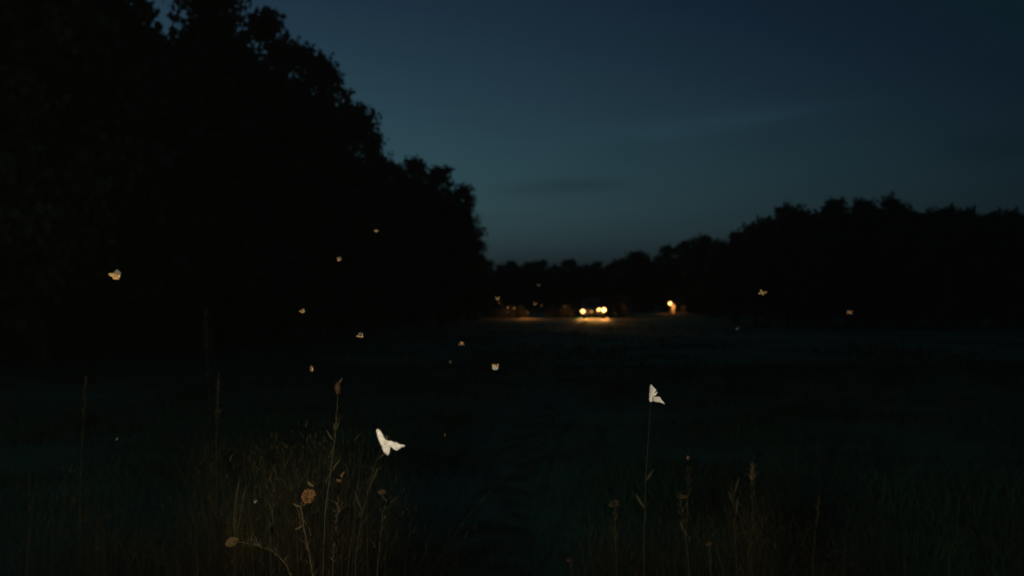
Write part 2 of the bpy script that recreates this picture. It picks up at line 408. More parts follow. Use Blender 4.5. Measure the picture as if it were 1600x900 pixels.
# ------------------------------------------------------------------ shrubs by the track
def shrub(px, py_base, d, h, wd, seed, label):
    p = at(px, 470, d); gz = ground_z(p.x, p.y); rng = np.random.default_rng(seed); rnd = random.Random(seed)
    r = empty('shrub', (p.x, p.y, gz - 0.02)); bm = bmesh.new(); cs = []
    for k in range(26):
        a = rnd.uniform(0, 6.28); q = rnd.random() ** 0.5 * wd / 2; z = h * (0.15 + 0.8 * rnd.random()) * (1 - 0.5 * (q / (wd / 2)) ** 2)
        c = (q * math.cos(a), q * math.sin(a), z); cs.append(c)
        tube(bm, [(c[0] * .1, c[1] * .1, 0), (c[0] * .6, c[1] * .6, z * .55), c], [0.02, 0.013, 0.005], 4)
    v, f = leaf_cloud(rng, cs, 0.22, 46, 0.11)
    bm_obj('branches', bm, M_bark, r); link('foliage', np_mesh('foliage', v, f), M_shrub, r)
    return tag(r, label, 'shrub', 'shrubs beside the gravel track')
shrub(784, 490, 79, 1.35, 1.5, 1, 'leafy shrub catching warm light at the left end of the gravel track')
shrub(962, 490, 80.5, 1.5, 2.0, 2, 'warm-lit shrub just right of the brighter headlight')
shrub(975, 488, 82, 2.2, 2.4, 6, 'taller warm-lit shrub just behind the one beside the brighter headlight')
shrub(888, 490, 80.5, 1.2, 1.4, 7, 'small shrub faintly lit just left of the left headlight')
shrub(806, 490, 80.5, 1.2, 2.0, 8, 'broad low shrub faintly lit above the left end of the track')
shrub(930, 488, 84, 1.9, 2.6, 3, 'dim shrub standing behind the parked car')
shrub(868, 490, 82, 1.1, 1.8, 4, 'low dim shrub left of the parked car')
shrub(1067, 488, 96, 0.95, 0.5, 5, 'thin upright shrub right of the pale stone pillar')

# ------------------------------------------------------------------ parked car, nose towards the camera
cp_ = at(927, 497, 79.0); cx, cy = cp_.x, cp_.y; cz = ground_z(cx, cy) + 0.045
car = empty('parked_car', (cx, cy, cz), (0, R(0.0), R(-4)))
tag(car, 'dark parked car with its headlights on, facing across the meadow', 'car')
def loft(bm, secs):
    rings = [[bm.verts.new(v) for v in s_] for s_ in secs]
    for a, b in zip(rings, rings[1:]):
        for k in range(len(a)): bm.faces.new((a[k], a[(k + 1) % len(a)], b[(k + 1) % len(b)], b[k]))
    bm.faces.new(rings[0][::-1]); bm.faces.new(rings[-1])
def sec(y, z0, z1, w0, w1, crown=0.03):
    """closed ring at depth y: sill width w0, shoulder width w1"""
    return [(-w0, y, z0), (-w0 * 1.02, y, z0 + (z1 - z0) * .35), (-w1, y, z0 + (z1 - z0) * .8), (-w1 * .9, y, z1), (-w1 * .4, y, z1 + crown),
            (w1 * .4, y, z1 + crown), (w1 * .9, y, z1), (w1, y, z0 + (z1 - z0) * .8), (w0 * 1.02, y, z0 + (z1 - z0) * .35), (w0, y, z0)]
bm = bmesh.new()
loft(bm, [sec(0, .34, .58, .70, .72), sec(.06, .24, .68, .80, .82), sec(.35, .20, .76, .88, .88), sec(1.25, .20, .90, .91, .90), sec(1.4, .20, .94, .92, .91),
          sec(3.3, .20, .98, .92, .91), sec(4.1, .22, .96, .90, .87), sec(4.4, .30, .86, .84, .80), sec(4.46, .40, .75, .76, .72)])
bm_obj('body', bm, M_paint, car)
bm = bmesh.new()
loft(bm, [sec(1.3, .90, .95, .80, .78), sec(1.95, .92, 1.40, .80, .62), sec(2.5, .92, 1.46, .80, .62), sec(3.3, .92, 1.42, .80, .60), sec(4.0, .94, 1.0, .76, .70)])
cab = bm_obj('cabin', bm, M_paint, car)
bm = bmesh.new()
vs = [bm.verts.new(v) for v in [(-.72, 1.30, .97), (.72, 1.30, .97), (.60, 1.86, 1.37), (-.60, 1.86, 1.37)]]; bm.faces.new(vs)
bmesh.ops.solidify(bm, geom=bm.faces[:], thickness=-0.02)
bm_obj('windscreen', bm, M_glass, car, False)
for sx in (-1, 1):
    bm = bmesh.new()
    vs = [bm.verts.new(v) for v in [(sx * .815, 1.75, 1.0), (sx * .815, 3.4, 1.0), (sx * .66, 3.1, 1.36), (sx * .66, 2.05, 1.36)]]; bm.faces.new(vs)
    bmesh.ops.solidify(bm, geom=bm.faces[:], thickness=0.015 * sx)
    bm_obj('side_window', bm, M_glass, car, False)
    bm = bmesh.new(); box(bm, (sx * 1.0, 1.62, 1.0), (.17, .09, .12), .03); tube(bm, [(sx * .86, 1.64, .96), (sx * .95, 1.63, .98)], [.02, .02], 6)
    bm_obj('wing_mirror', bm, M_paint, car)
    for yy in (.92, 3.55):
        bm = bmesh.new(); lathe(bm, [(.20, -.10), (.29, -.11), (.325, -.08), (.33, 0), (.325, .08), (.29, .11), (.20, .10)], 24)
        bmesh.ops.rotate(bm, verts=bm.verts[:], matrix=Matrix.Rotation(R(90), 3, 'Y')); bmesh.ops.translate(bm, verts=bm.verts[:], vec=(sx * .80, yy, .31))
        wh = bm_obj('wheel', bm, M_rubber, car)
        bm = bmesh.new(); lathe(bm, [(.05, .125), (.06, .12), (.17, .105), (.205, .118), (.205, .09)], 20)
        bmesh.ops.rotate(bm, verts=bm.verts[:], matrix=Matrix.Rotation(R(90 * sx), 3, 'Y')); bmesh.ops.translate(bm, verts=bm.verts[:], vec=(sx * .80, yy, .31))
        bm_obj('rim', bm, M_chrome, wh)
def lamp_disc(name, x, z, r, glowmat, y=-0.03, parent=car):
    bm = bmesh.new(); lathe(bm, [(r * 1.12, 0), (r * 1.12, .05), (r * 1.02, .06), (r * .98, .04)], 20)
    bmesh.ops.rotate(bm, verts=bm.verts[:], matrix=Matrix.Rotation(R(90), 3, 'X')); bmesh.ops.translate(bm, verts=bm.verts[:], vec=(x, y + .045, z))
    h = bm_obj(name, bm, M_chrome, parent)
    bm = bmesh.new(); lathe(bm, [(r, 0), (r * .98, .03), (r * .7, .06), (r * .3, .075), (0, .08)], 20)
    bmesh.ops.rotate(bm, verts=bm.verts[:], matrix=Matrix.Rotation(R(90), 3, 'X')); bmesh.ops.translate(bm, verts=bm.verts[:], vec=(x, y, z))
    bm_obj('lens', bm, glowmat, h)
    return h
h1 = lamp_disc('headlight', -.82, .53, .125, M_glow_lamp)
h2 = lamp_disc('headlight', .84, .64, .145, M_glow_lamp); h2['label'] = 'brighter right-hand headlight'
h3 = lamp_disc('auxiliary_lamp', .42, .645, .09, M_glow_lamp); h3['label'] = 'smaller lamp beside the brighter headlight'
h4 = lamp_disc('marker_lamp', -.14, .50, .08, M_glow_orange); h4['label'] = 'dim orange lamp in the middle of the nose'
bm = bmesh.new(); box(bm, (0, -.02, .33), (1.56, .12, .15), .04); bm_obj('bumper', bm, M_plastic, car)
bm = bmesh.new()
for k in range(4): box(bm, (.14, -.005, .45 + .045 * k), (.42, .04, .018))
bm_obj('grille', bm, M_plastic, car)
LW = (1.0, 0.46, 0.11)
for (x, z, p) in ((-.82, .53, 1.0), (.84, .64, 1.25)):
    spot_light('headlight_beam', (x, -.16, z), (x * 0.75, -1.75, -0.05), 1700 * p, LW, 44, 1.0, car)
    point_light('headlight_spill', (x * 1.03, -.17, z + .02), 60 * p, LW, 0.06, car)

# ------------------------------------------------------------------ globe lamp and stone pillar on the right
p = at(1047, 474, 95); lz = ground_z(p.x, p.y)
lampo = empty('garden_lamp', (p.x, p.y, lz)); tag(lampo, 'small garden lamp with a lit round globe beside the pale stone pillar', 'lamp')
hh = p.z - lz
bm = bmesh.new(); lathe(bm, [(.10, 0), (.10, .03), (.035, .06), (.028, hh - .2), (.05, hh - .17), (.07, hh - .13), (.07, hh - .11)], 12); bm_obj('post', bm, M_metal, lampo)
bm = bmesh.new(); ellipsoid(bm, (0, 0, hh), (.125, .125, .125), 20, 12); bm_obj('globe', bm, M_glow_globe, lampo)
bm = bmesh.new(); lathe(bm, [(.05, hh + .12), (.04, hh + .15), (0, hh + .17)], 10); bm_obj('finial', bm, M_metal, lampo)
point_light('globe_light', (0.04, -.22, hh - .02), 55, (1, .42, .10), .12, lampo)
p2 = at(1051.5, 488, 95.3); gz2 = ground_z(p2.x, p2.y)
pil = empty('stone_pillar', (p2.x, p2.y, gz2)); tag(pil, 'short pale stone pillar lit orange beneath the round globe lamp', 'pillar')
for k in range(4):
    bm = bmesh.new(); box(bm, (0.006 * (-1) ** k, 0, .10 + .196 * k), (.27 + .012 * (k % 2), .27, .186), .012); bm_obj('stone', bm, M_stone, pil, False)
bm = bmesh.new(); box(bm, (0, 0, .83), (.34, .34, .07), .02); bm_obj('cap', bm, M_stone, pil, False)

# ------------------------------------------------------------------ unseen low hooded lamp, added to light the left end of the track
p = at(824, 486, 77.6); lz = ground_z(p.x, p.y)
pl = empty('added_track_lamp', (p.x, p.y, lz)); tag(pl, 'added low hooded lamp lighting the left end of the gravel track', 'lamp')
bm = bmesh.new(); lathe(bm, [(.08, 0), (.08, .03), (.03, .05), (.02, .50), (.02, .53)], 12); bm_obj('post', bm, M_metal, pl)
for k in range(3):
    a = R(120 * k + 30); bm = bmesh.new(); tube(bm, [(.015 * math.cos(a), .015 * math.sin(a), .52), (.07 * math.cos(a), .07 * math.sin(a), .56), (.14 * math.cos(a), .14 * math.sin(a), .655)], [.006] * 3, 5); bm_obj('strut', bm, M_metal, pl)
bm = bmesh.new(); lathe(bm, [(.20, .64), (.205, .65), (.14, .73), (.03, .77), (0, .78)], 16); bm_obj('hood', bm, M_metal, pl)
point_light('added_track_light', (0, 0, .58), 55, LW, .03, pl)

# ------------------------------------------------------------------ meadow grass (stuff)
def blades(rng, base, hgt, wid, lean, seg=3):
    """curved tapering blades as quad strips"""
    n = len(base); th = rng.uniform(0, 2 * math.pi, n); ph = rng.uniform(0, 2 * math.pi, n)
    side = np.stack([np.cos(th), np.sin(th), np.zeros(n)], 1); dirx = np.stack([np.cos(ph), np.sin(ph), np.zeros(n)], 1)
    V_ = []
    for k in range(seg + 1):
        t = k / seg; c = base + dirx * (lean * hgt * t ** 2)[:, None]; c = c + np.array([0, 0, 1.0]) * (hgt * t * (1 - 0.25 * lean * t))[:, None]
        ww = wid * (1 - 0.92 * t)
        V_.append(c - side * ww[:, None]); V_.append(c + side * ww[:, None])
    V_ = np.stack(V_, 1); m = 2 * (seg + 1)
    f = []
    for k in range(seg): f.append(np.stack([np.arange(n) * m + 2 * k, np.arange(n) * m + 2 * k + 1, np.arange(n) * m + 2 * k + 3, np.arange(n) * m + 2 * k + 2], 1))
    return V_.reshape(-1, 3), np.vstack(f)
rng = np.random.default_rng(77)
n = 170000
yy = 3.0 + 22 * rng.random(n) ** 1.7; xx = (rng.random(n) * 2 - 1) * (yy * 0.60 + 1.0)
zz = np.array([ground_z(a, b) for a, b in zip(xx, yy)])
clump = np.array([mnoise.noise((a * 0.5, b * 0.5, 7.7)) for a, b in zip(xx, yy)])
pc = -0.42 + 0.05 * yy + 0.18 * np.sin(yy * .5) + .12 * clump; path = np.exp(-((xx - pc) / (0.62 + 0.014 * yy)) ** 2)
hh_ = (0.05 + 0.17 * rng.random(n) ** 2) * np.clip(1 + 1.5 * clump, .3, 2.2) * (1 - 0.88 * path)
wd_ = (0.0010 + 0.0006 * yy) * (0.5 + 0.8 * rng.random(n))
# farther out: sparse tussocks in patches
n2 = 60000
y2 = 18 + 50 * rng.random(n2) ** 1.3; x2 = (rng.random(n2) * 2 - 1) * (y2 * 0.58)
c2 = np.array([mnoise.noise((a * 0.22, b * 0.22, 2.2)) + .6 * mnoise.noise((a * 0.9, b * 0.9, 5.2)) for a, b in zip(x2, y2)])
k2 = (c2 > rng.normal(0.05, .22, n2)) & (x2 > -9.6 + (y2 - 23) * .123); y2 = y2[k2]; x2 = x2[k2]; c2 = c2[k2]; n2 = len(x2)
z2 = np.array([ground_z(a, b) for a, b in zip(x2, y2)])
xx = np.concatenate([xx, x2]); yy = np.concatenate([yy, y2]); zz = np.concatenate([zz, z2])
hh_ = np.concatenate([hh_, .06 + (.10 + .16 * np.clip(c2, 0, 1)) * rng.random(n2)]); wd_ = np.concatenate([wd_, .012 + .02 * rng.random(n2)]); n = len(xx)
v, f = blades(rng, np.stack([xx, yy, zz - .01], 1), np.clip(hh_, .04, None), wd_, 0.2 + 0.9 * rng.random(n), 2)
o = link('meadow_grass', np_mesh('meadow_grass', v, f), M_grass); tag(o, 'dark green meadow grass covering the near field', 'grass', kind='stuff')

def thicket(name, label, seed, spots, count):
    """tall thin weeds: bent stems, narrow leaves and wispy seed sprays"""
    rng = np.random.default_rng(seed); rnd = random.Random(seed); VV = []; FF = []; off = 0
    bx = []; bh = []
    for k in range(count):
        (px, d, top, sx) = rnd.choice(spots); px += rnd.gauss(0, sx); dd = d * rnd.uniform(1.0, 1.45)
        p = at(px, top + abs(rnd.gauss(0, 55)), dd); gz = ground_z(p.x, p.y); bx.append((p.x, p.y, gz)); bh.append(max(.2, p.z - gz))
    bx = np.array(bx); bh = np.array(bh); n = len(bx)
    v, f = blades(rng, bx, bh, 0.0006 + 0.0012 * rng.random(n) ** 2, 0.03 + 0.42 * rng.random(n) ** 2, 5)
    VV.append(v); FF.append(f); off += len(v)
    # tufts of narrow leaves on the upper stems
    tips = []
    for k in range(n):
        if rnd.random() < .75:
            for q in range(rnd.randint(5, 22)):
                t = rnd.uniform(.35, 1.0); tips.append(bx[k] + np.array([rnd.gauss(0, .03), rnd.gauss(0, .03), bh[k] * t * .97 + rnd.gauss(0, .01)]))
    tips = np.array(tips); nt_ = len(tips)
    v, f = blades(rng, tips, .010 + .05 * rng.random(nt_) ** 2, 0.0004 + 0.0015 * rng.random(nt_) ** 2, 0.5 + 1.2 * rng.random(nt_), 2)
    VV.append(v); FF.append(f + off)
    o = link(name, np_mesh(name, np.vstack(VV), np.vstack(FF)), M_weed)
    return tag(o, label, 'weeds', kind='stuff')
thicket('tall_weeds', 'dense brownish thicket of tall weeds around the two seed stalks on the left', 3,
        [(430, 3.1, 665, 55), (500, 2.9, 645, 45), (560, 3.1, 720, 40), (330, 3.4, 760, 60), (620, 3.4, 790, 50), (250, 3.6, 790, 60), (700, 3.8, 835, 50), (375, 3.0, 760, 12), (470, 2.8, 700, 45)], 2700)
thicket('tall_weeds', 'loose stand of tall thin weeds in the right foreground', 4,
        [(1175, 2.9, 750, 14), (1130, 3.2, 770, 50), (1060, 3.3, 790, 50), (1220, 3.2, 780, 45), (1290, 3.3, 790, 40), (960, 3.4, 790, 30), (1010, 3.5, 830, 60)], 1500)
thicket('tall_weeds', 'sparse dark weeds at the far left of the foreground', 5,
        [(130, 3.6, 700, 60), (60, 3.8, 780, 60), (200, 3.6, 780, 50), (320, 4.0, 650, 25)], 420)
thicket('tall_weeds', 'sparse dark weeds at the far right of the foreground', 6,
        [(1400, 3.8, 760, 60), (1500, 3.8, 720, 60), (1570, 3.8, 800, 40), (1200, 5.5, 640, 30)], 240)

# ------------------------------------------------------------------ single plants of the foreground
def stem_line(pix, d, to_ground=True, dd=0.0):
    """points through pixels at distance d, carried on down to the ground"""
    pts = [at(x, y, d + dd * k) for k, (x, y) in enumerate(pix)]
    if to_ground:
        a, b = pts[-2], pts[-1]; gz = ground_z(b.x, b.y); dirn = (b - a).normalized()
        if dirn.z > -.3: dirn = Vector((dirn.x * .3, dirn.y * .3, -1)).normalized()
        t = (b.z - gz) / -dirn.z; e = b + dirn * t
        e.x = b.x + (e.x - b.x) * .4; e.y = b.y + (e.y - b.y) * .4
        pts.append(b.lerp(e, .5) + Vector((.012, 0, 0))); pts.append(e)
    return pts
def plant(name, label, cat, pix, d, rad, mat, group=None, to_ground=True, bare=False):
    pts = stem_line(pix, d, to_ground); base = pts[-1]
    r = empty(name, base); bm = bmesh.new()
    P = [q - base for q in pts]; n_ = len(P)
    tube(bm, P, [rad * 0.5 * (0.4 + 0.8 * i / (n_ - 1)) for i in range(n_)], 6)
    bm_obj('stem', bm, mat, r)
    rg = np.random.default_rng(int(pix[0][0])); m_ = 26 if bare else 90; tt = rg.random(m_) ** (.35 if bare else 1) * (n_ - 1.01) * .9 + .1 * (n_ - 1); ii = tt.astype(int)
    PA = np.array([tuple(q) for q in P]); c = PA[ii] + (PA[ii + 1] - PA[ii]) * (tt - ii)[:, None] + rg.normal(size=(m_, 3)) * .003
    v, f = blades(rg, c, .008 + .03 * rg.random(m_) ** 2, .0006 + .0012 * rg.random(m_), .4 + 1.0 * rg.random(m_), 2)
    link('side_leaves', np_mesh('side_leaves', v, f), mat, r)
    tag(r, label, cat, group)
    return r, base
def leaf_part(parent, base, px, py, d, length, width, ang, mat, name='leaf', tilt=0.2):
    """a pointed leaf with a fold along its midrib, ang in the picture plane"""
    o_ = at(px, py, d) - base; bm = bmesh.new()
    if mat in (M_green, M_straw): length *= .72; width *= .62
    ax = Vector((math.cos(ang), tilt, math.sin(ang))).normalized(); ay = Vector((-math.sin(ang), .3, math.cos(ang))).normalized()
    nrm = ax.cross(ay); rows = []
    for i in range(7):
        t = i / 6; wv = width * math.sin(math.pi * min(1, t * .97 + .03)) ** .8
        c = o_ + ax * length * (t - .0) - nrm * length * .18 * (t * t)
        rows.append([bm.verts.new(c + ay * wv * .5 + nrm * wv * .18), bm.verts.new(c), bm.verts.new(c - ay * wv * .5 + nrm * wv * .18)])
    for a, b in zip(rows, rows[1:]):
        for k in range(2): bm.faces.new((a[k], a[k + 1], b[k + 1], b[k]))
    return bm_obj(name, bm, mat, parent)
def fluff(parent, base, px, py, d, rx, rz, mat, name='seed_head', seed=0, count=420, tilt=0.0, core=True):
    """fuzzy seed head: a core with many fine bristles"""
    rng = np.random.default_rng(seed); o_ = np.array(at(px, py, d) - base)
    dv = rng.normal(size=(count, 3)); dv /= np.linalg.norm(dv, axis=1)[:, None]
    ct, st = math.cos(tilt), math.sin(tilt)
    def tf(a):
        a = a * np.array([rx, rx, rz]); return np.stack([a[:, 0] * ct + a[:, 2] * st, a[:, 1], -a[:, 0] * st + a[:, 2] * ct], 1) + o_
    b0 = tf(dv * .45); b1 = tf(dv * (0.85 + .3 * rng.random(count))[:, None])
    s_ = np.cross(dv, rng.normal(size=(count, 3))); s_ /= np.linalg.norm(s_, axis=1)[:, None]; s_ *= rx * .09
    v = np.stack([b0 - s_, b0 + s_, b1 + s_ * .3, b1 - s_ * .3], 1).reshape(-1, 3); f = np.arange(count * 4).reshape(-1, 4)
    if core:
        bm = bmesh.new(); bmesh.ops.create_icosphere(bm, subdivisions=2, radius=.72); cv = tf(np.array([q.co[:] for q in bm.verts]))
        bm.verts.index_update(); cf = np.array([[q.index for q in fc.verts] + [fc.verts[2].index] for fc in bm.faces]); bm.free()
        # triangles to quads is not possible in one array: keep the core as a mesh of its own triangles
        me = bpy.data.meshes.new(name); me.from_pydata([tuple(q) for q in np.vstack([v, cv])], [], [tuple(q) for q in f] + [(a[0] + len(v), a[1] + len(v), a[2] + len(v)) for a in cf])
    else: me = np_mesh(name, v, f)
    return link(name, me, mat, parent)
def plume(parent, base, pix, d, rad, mat, seed=0, count=260):
    """drooping grass panicle along the pixels"""
    rng = np.random.default_rng(seed); pts = [np.array(at(x, y, d) - base) for x, y in pix]
    q = []
    for k in range(count):
        t = rng.random() * (len(pts) - 1); i = min(int(t), len(pts) - 2); c = pts[i] + (pts[i + 1] - pts[i]) * (t - i)
        r_ = rad * (0.25 + t / (len(pts) - 1)); q.append(c + rng.normal(size=3) * r_ * .5)
    v, f = blades(rng, np.array(q), .008 + .012 * rng.random(count), .0008 + .0012 * rng.random(count), .3 + .8 * rng.random(count), 2)
    return link('plume', np_mesh('plume', v, f), mat, parent)

# 1 tall pale grass stalk on the left
r, b = plant('grass_stalk', 'tall faint grass stalk rising alone left of the weed thicket', 'grass stalk', [(341, 586), (340, 640), (338, 700), (339, 765), (337, 830)], 2.9, .0032, M_dim)
plume(r, b, [(342, 582), (341, 615), (339, 665)], 2.9, .008, M_dim, 1, 110)
# 2 stalk with a pointed bud
r, b = plant('budded_stalk', 'tall weed stalk topped by a pointed reddish bud left of the white moth', 'weed', [(528, 612), (526, 650), (523, 690), (516, 740), (508, 800)], 2.3, .0036, M_green)
fluff(r, b, 527.5, 606, 2.3, .0075, .015, M_seed_dark, 'bud', 4, 260)
leaf_part(r, b, 528, 603, 2.3, .032, .009, R(66), M_green, 'bract'); leaf_part(r, b, 522, 690, 2.3, .05, .007, R(130), M_green)
leaf_part(r, b, 515, 742, 2.3, .06, .008, R(60), M_green)
# 3 thistle head
r, b = plant('thistle', 'orange-brown fluffy thistle head bending over the left weeds', 'thistle', [(478, 784), (470, 792), (476, 830), (484, 870), (490, 905)], 2.0, .0042, M_straw)
fluff(r, b, 482, 775, 2.0, .0125, .0145, M_seed, 'seed_head', 7, 900, .5)
leaf_part(r, b, 470, 792, 2.0, .03, .008, R(165), M_straw); leaf_part(r, b, 474, 820, 2.0, .035, .006, R(215), M_straw)
leaf_part(r, b, 490, 760, 2.0, .024, .012, R(150), M_straw, 'bract')
# 4 the stalk under the white moth on the left
r, b = plant('leaning_stalk', 'thin leaning green stalk just under the white moth with swept wings', 'weed', [(596, 698), (586, 726), (578, 760), (567, 800), (562, 830), (556, 870)], 2.05, .0034, M_dim)
leaf_part(r, b, 578, 760, 2.05, .045, .006, R(70), M_dim); leaf_part(r, b, 567, 800, 2.05, .05, .006, R(118), M_dim); leaf_part(r, b, 590, 718, 2.05, .03, .0045, R(40), M_dim)
# 5 and 6 small dry flowers
r, b = plant('dry_flower', 'small dry reddish flower standing between the thistle and the white moth', 'flower', [(530, 757), (528, 790), (524, 830), (520, 880)], 2.2, .0026, M_straw)
fluff(r, b, 530, 750, 2.2, .007, .011, M_pink, 'flower_head', 9, 240); leaf_part(r, b, 531, 748, 2.2, .02, .005, R(60), M_pink, 'petal')
r, b = plant('dry_flower', 'flat pale dry flower low beneath the white moth on the left', 'flower', [(597, 772), (599, 795), (596, 830), (590, 880)], 2.2, .0024, M_green)
fluff(r, b, 597, 769, 2.2, .0085, .005, M_pink, 'flower_head', 10, 220)
# 7 yellow leaf and the arched twig
r, b = plant('arched_twig', 'pale dry twig arching low across the left foreground with a yellow leaf', 'twig', [(364, 846), (395, 850), (425, 860), (446, 880)], 2.1, .0042, M_straw)
leaf_part(r, b, 352, 852, 2.1, .030, .020, R(25), M_yellow)
# 8 broad yellowish blade clump
r, b = plant('broad_reed', 'upright yellowish reed blade beside the arched twig', 'reed', [(372, 762), (371, 800), (368, 838), (366, 870)], 2.3, .0030, M_dim)
for k, (a, l) in enumerate([(92, .14), (86, .12), (97, .11)]): leaf_part(r, b, 367 + 3 * k, 842, 2.3, l, .010, R(a), M_dim, 'leaf', 0.05)
# 9 pale speck leaves on the left
r, b = plant('thin_weed', 'thin weed with a pale forked tip at the left of the thistle', 'weed', [(424, 752), (427, 775), (426, 810), (423, 860)], 2.4, .002, M_green)
leaf_part(r, b, 424, 752, 2.4, .016, .004, R(120), M_straw)
# right-hand side: stalk carrying the upright moth
r, b = plant('moth_stalk', 'long thin stalk that the upright white moth on the right sits on', 'weed', [(1016.5, 627), (1015, 660), (1012, 700), (1009, 745), (1008, 800), (1006, 850)], 2.0, .0020, M_dim, bare=True)
leaf_part(r, b, 1009, 752, 2.0, .03, .005, R(55), M_dim); leaf_part(r, b, 1008, 795, 2.0, .035, .006, R(125), M_dim)
r, b = plant('grass_stalk', 'straight yellowish grass stalk tallest of the right-hand weeds', 'grass stalk', [(1176, 735), (1175, 770), (1178, 810), (1171, 850), (1168, 885)], 2.4, .003, M_dim)
plume(r, b, [(1176, 730), (1176, 752)], 2.4, .005, M_straw, 21, 60)
r, b = plant('grass_stalk', 'forked dry grass stalk left of the tallest right-hand stalk', 'grass stalk', [(1142, 748), (1146, 775), (1148, 815), (1150, 860)], 2.4, .0026, M_dim)
leaf_part(r, b, 1146, 775, 2.4, .05, .006, R(70), M_dim); leaf_part(r, b, 1147, 790, 2.4, .04, .006, R(112), M_dim); leaf_part(r, b, 1148, 815, 2.4, .06, .007, R(80), M_dim)
r, b = plant('round_seed_stalk', 'thin stalk with a tiny round seed head between the right moth and the tall stalk', 'weed', [(1075, 717), (1076, 745), (1074, 790), (1072, 840)], 2.4, .002, M_dim)
fluff(r, b, 1075, 715, 2.4, .0048, .0052, M_pink, 'seed_head', 30, 160)
r, b = plant('leafy_weed', 'weed with a curled tan leaf right of the stalk of the upright moth', 'weed', [(1062, 760), (1064, 785), (1068, 820), (1074, 860)], 2.4, .0026, M_green)
leaf_part(r, b, 1063, 778, 2.4, .022, .009, R(10), M_yellow); leaf_part(r, b, 1066, 800, 2.4, .05, .006, R(60), M_straw); leaf_part(r, b, 1070, 835, 2.4, .05, .007, R(110), M_green)
r, b = plant('leafy_weed', 'small leafy weed with a loose tuft of leaves left of the upright moth', 'weed', [(960, 786), (961, 810), (962, 850)], 2.6, .0024, M_green)
fluff(r, b, 960, 786, 2.6, .013, .010, M_straw, 'leaf_tuft', 33, 130, core=False)
leaf_part(r, b, 958, 792, 2.6, .02, .006, R(160), M_straw)
r, b = plant('leafy_weed', 'low weed with one round yellow leaf at the bottom right', 'weed', [(1108, 850), (1109, 870), (1110, 895)], 2.6, .0022, M_green)
leaf_part(r, b, 1103, 852, 2.6, .020, .012, R(20), M_yellow)
r, b = plant('leafy_weed', 'low weed with a dull brown leaf at the bottom edge right of centre', 'weed', [(891, 872), (892, 885), (893, 900)], 2.8, .0022, M_green)
leaf_part(r, b, 884, 876, 2.8, .020, .010, R(10), M_seed_dark)
r, b = plant('grass_stalk', 'curved dark grass stalk at the right end of the right-hand weeds', 'grass stalk', [(1282, 752), (1279, 790), (1273, 840), (1270, 880)], 2.6, .003, M_dim)
leaf_part(r, b, 1276, 820, 2.6, .07, .006, R(80), M_dim)
r, b = plant('grass_stalk', 'tall faint grass stalk with a wispy plume standing before the black wood', 'grass stalk', [(322, 490), (323, 540), (326, 600), (330, 680)], 4.2, .003, M_dim)
plume(r, b, [(321, 480), (322, 515), (324, 545)], 4.2, .014, M_dim, 41, 110)
r, b = plant('grass_stalk', 'faint grass stalk with a loose plume at the far left', 'grass stalk', [(133, 600), (132, 640), (128, 690), (126, 760)], 3.2, .003, M_dim)
plume(r, b, [(134, 590), (132, 620), (130, 660)], 3.2, .010, M_dim, 42, 100)

# ------------------------------------------------------------------ moths
def wing_mesh(outline, thick=0.00035, camber=0.12, root=0):
    """closed wing from local 3-D outline points: a fan from the root, subdivided and cambered, with real thickness"""
    pts = [Vector(p) for p in outline]; n_ = len(pts); sm = []
    for i in range(n_):
        p0, p1, p2, p3 = pts[i - 1], pts[i], pts[(i + 1) % n_], pts[(i + 2) % n_]
        for t in (0, .33, .66):
            cr = 0.5 * ((2 * p1) + (p2 - p0) * t + (2 * p0 - 5 * p1 + 4 * p2 - p3) * t * t + (3 * p1 - p0 - 3 * p2 + p3) * t ** 3)
            sm.append(p1.lerp(p2, t) * .45 + cr * .55)
    c = sum(sm, Vector()) / len(sm); nrm = Vector()
    for i in range(len(sm)): nrm += (sm[i] - c).cross(sm[(i + 1) % len(sm)] - c)
    nrm.normalize(); size = max((p - c).length for p in sm)
    bm = bmesh.new(); cv = bm.verts.new(c + nrm * size * camber)
    r1 = [bm.verts.new(c.lerp(p, .55) + nrm * size * camber * .7 * (1 + .25 * math.sin(i * 2.1))) for i, p in enumerate(sm)]
    r2 = [bm.verts.new(p + nrm * size * .03 * math.sin(i * 1.7)) for i, p in enumerate(sm)]
    m_ = len(sm)
    for i in range(m_):
        bm.faces.new((cv, r1[i], r1[(i + 1) % m_])); bm.faces.new((r1[i], r2[i], r2[(i + 1) % m_], r1[(i + 1) % m_]))
    bmesh.ops.solidify(bm, geom=bm.faces[:], thickness=thick)
    return bm
def moth_body(parent, a, b, r, mat, size):
    """thorax and abdomen from a (head) to b (tail), with two feathery antennae"""
    a, b = Vector(a), Vector(b); bm = bmesh.new(); prof = [.35, .8, .75, 1.0, 1.05, .8, .75, .7, .55, .3, .1]
    tube(bm, [a.lerp(b, i / 10) for i in range(11)], [r * q for q in prof], 10)
    bo = bm_obj('body', bm, mat, parent); ax = (a - b).normalized(); sd_ = ax.orthogonal().normalized()
    for s_ in (-1, 1):
        bm = bmesh.new(); p0 = a; p1 = a + ax * size * .12 + sd_ * s_ * size * .07; p2 = a + ax * size * .2 + sd_ * s_ * size * .16
        tube(bm, [p0, p1, p2], [r * .12, r * .1, r * .05], 4); bm_obj('antenna', bm, mat, bo)
    return bo
GM = 'pale moths on the wing above the meadow'
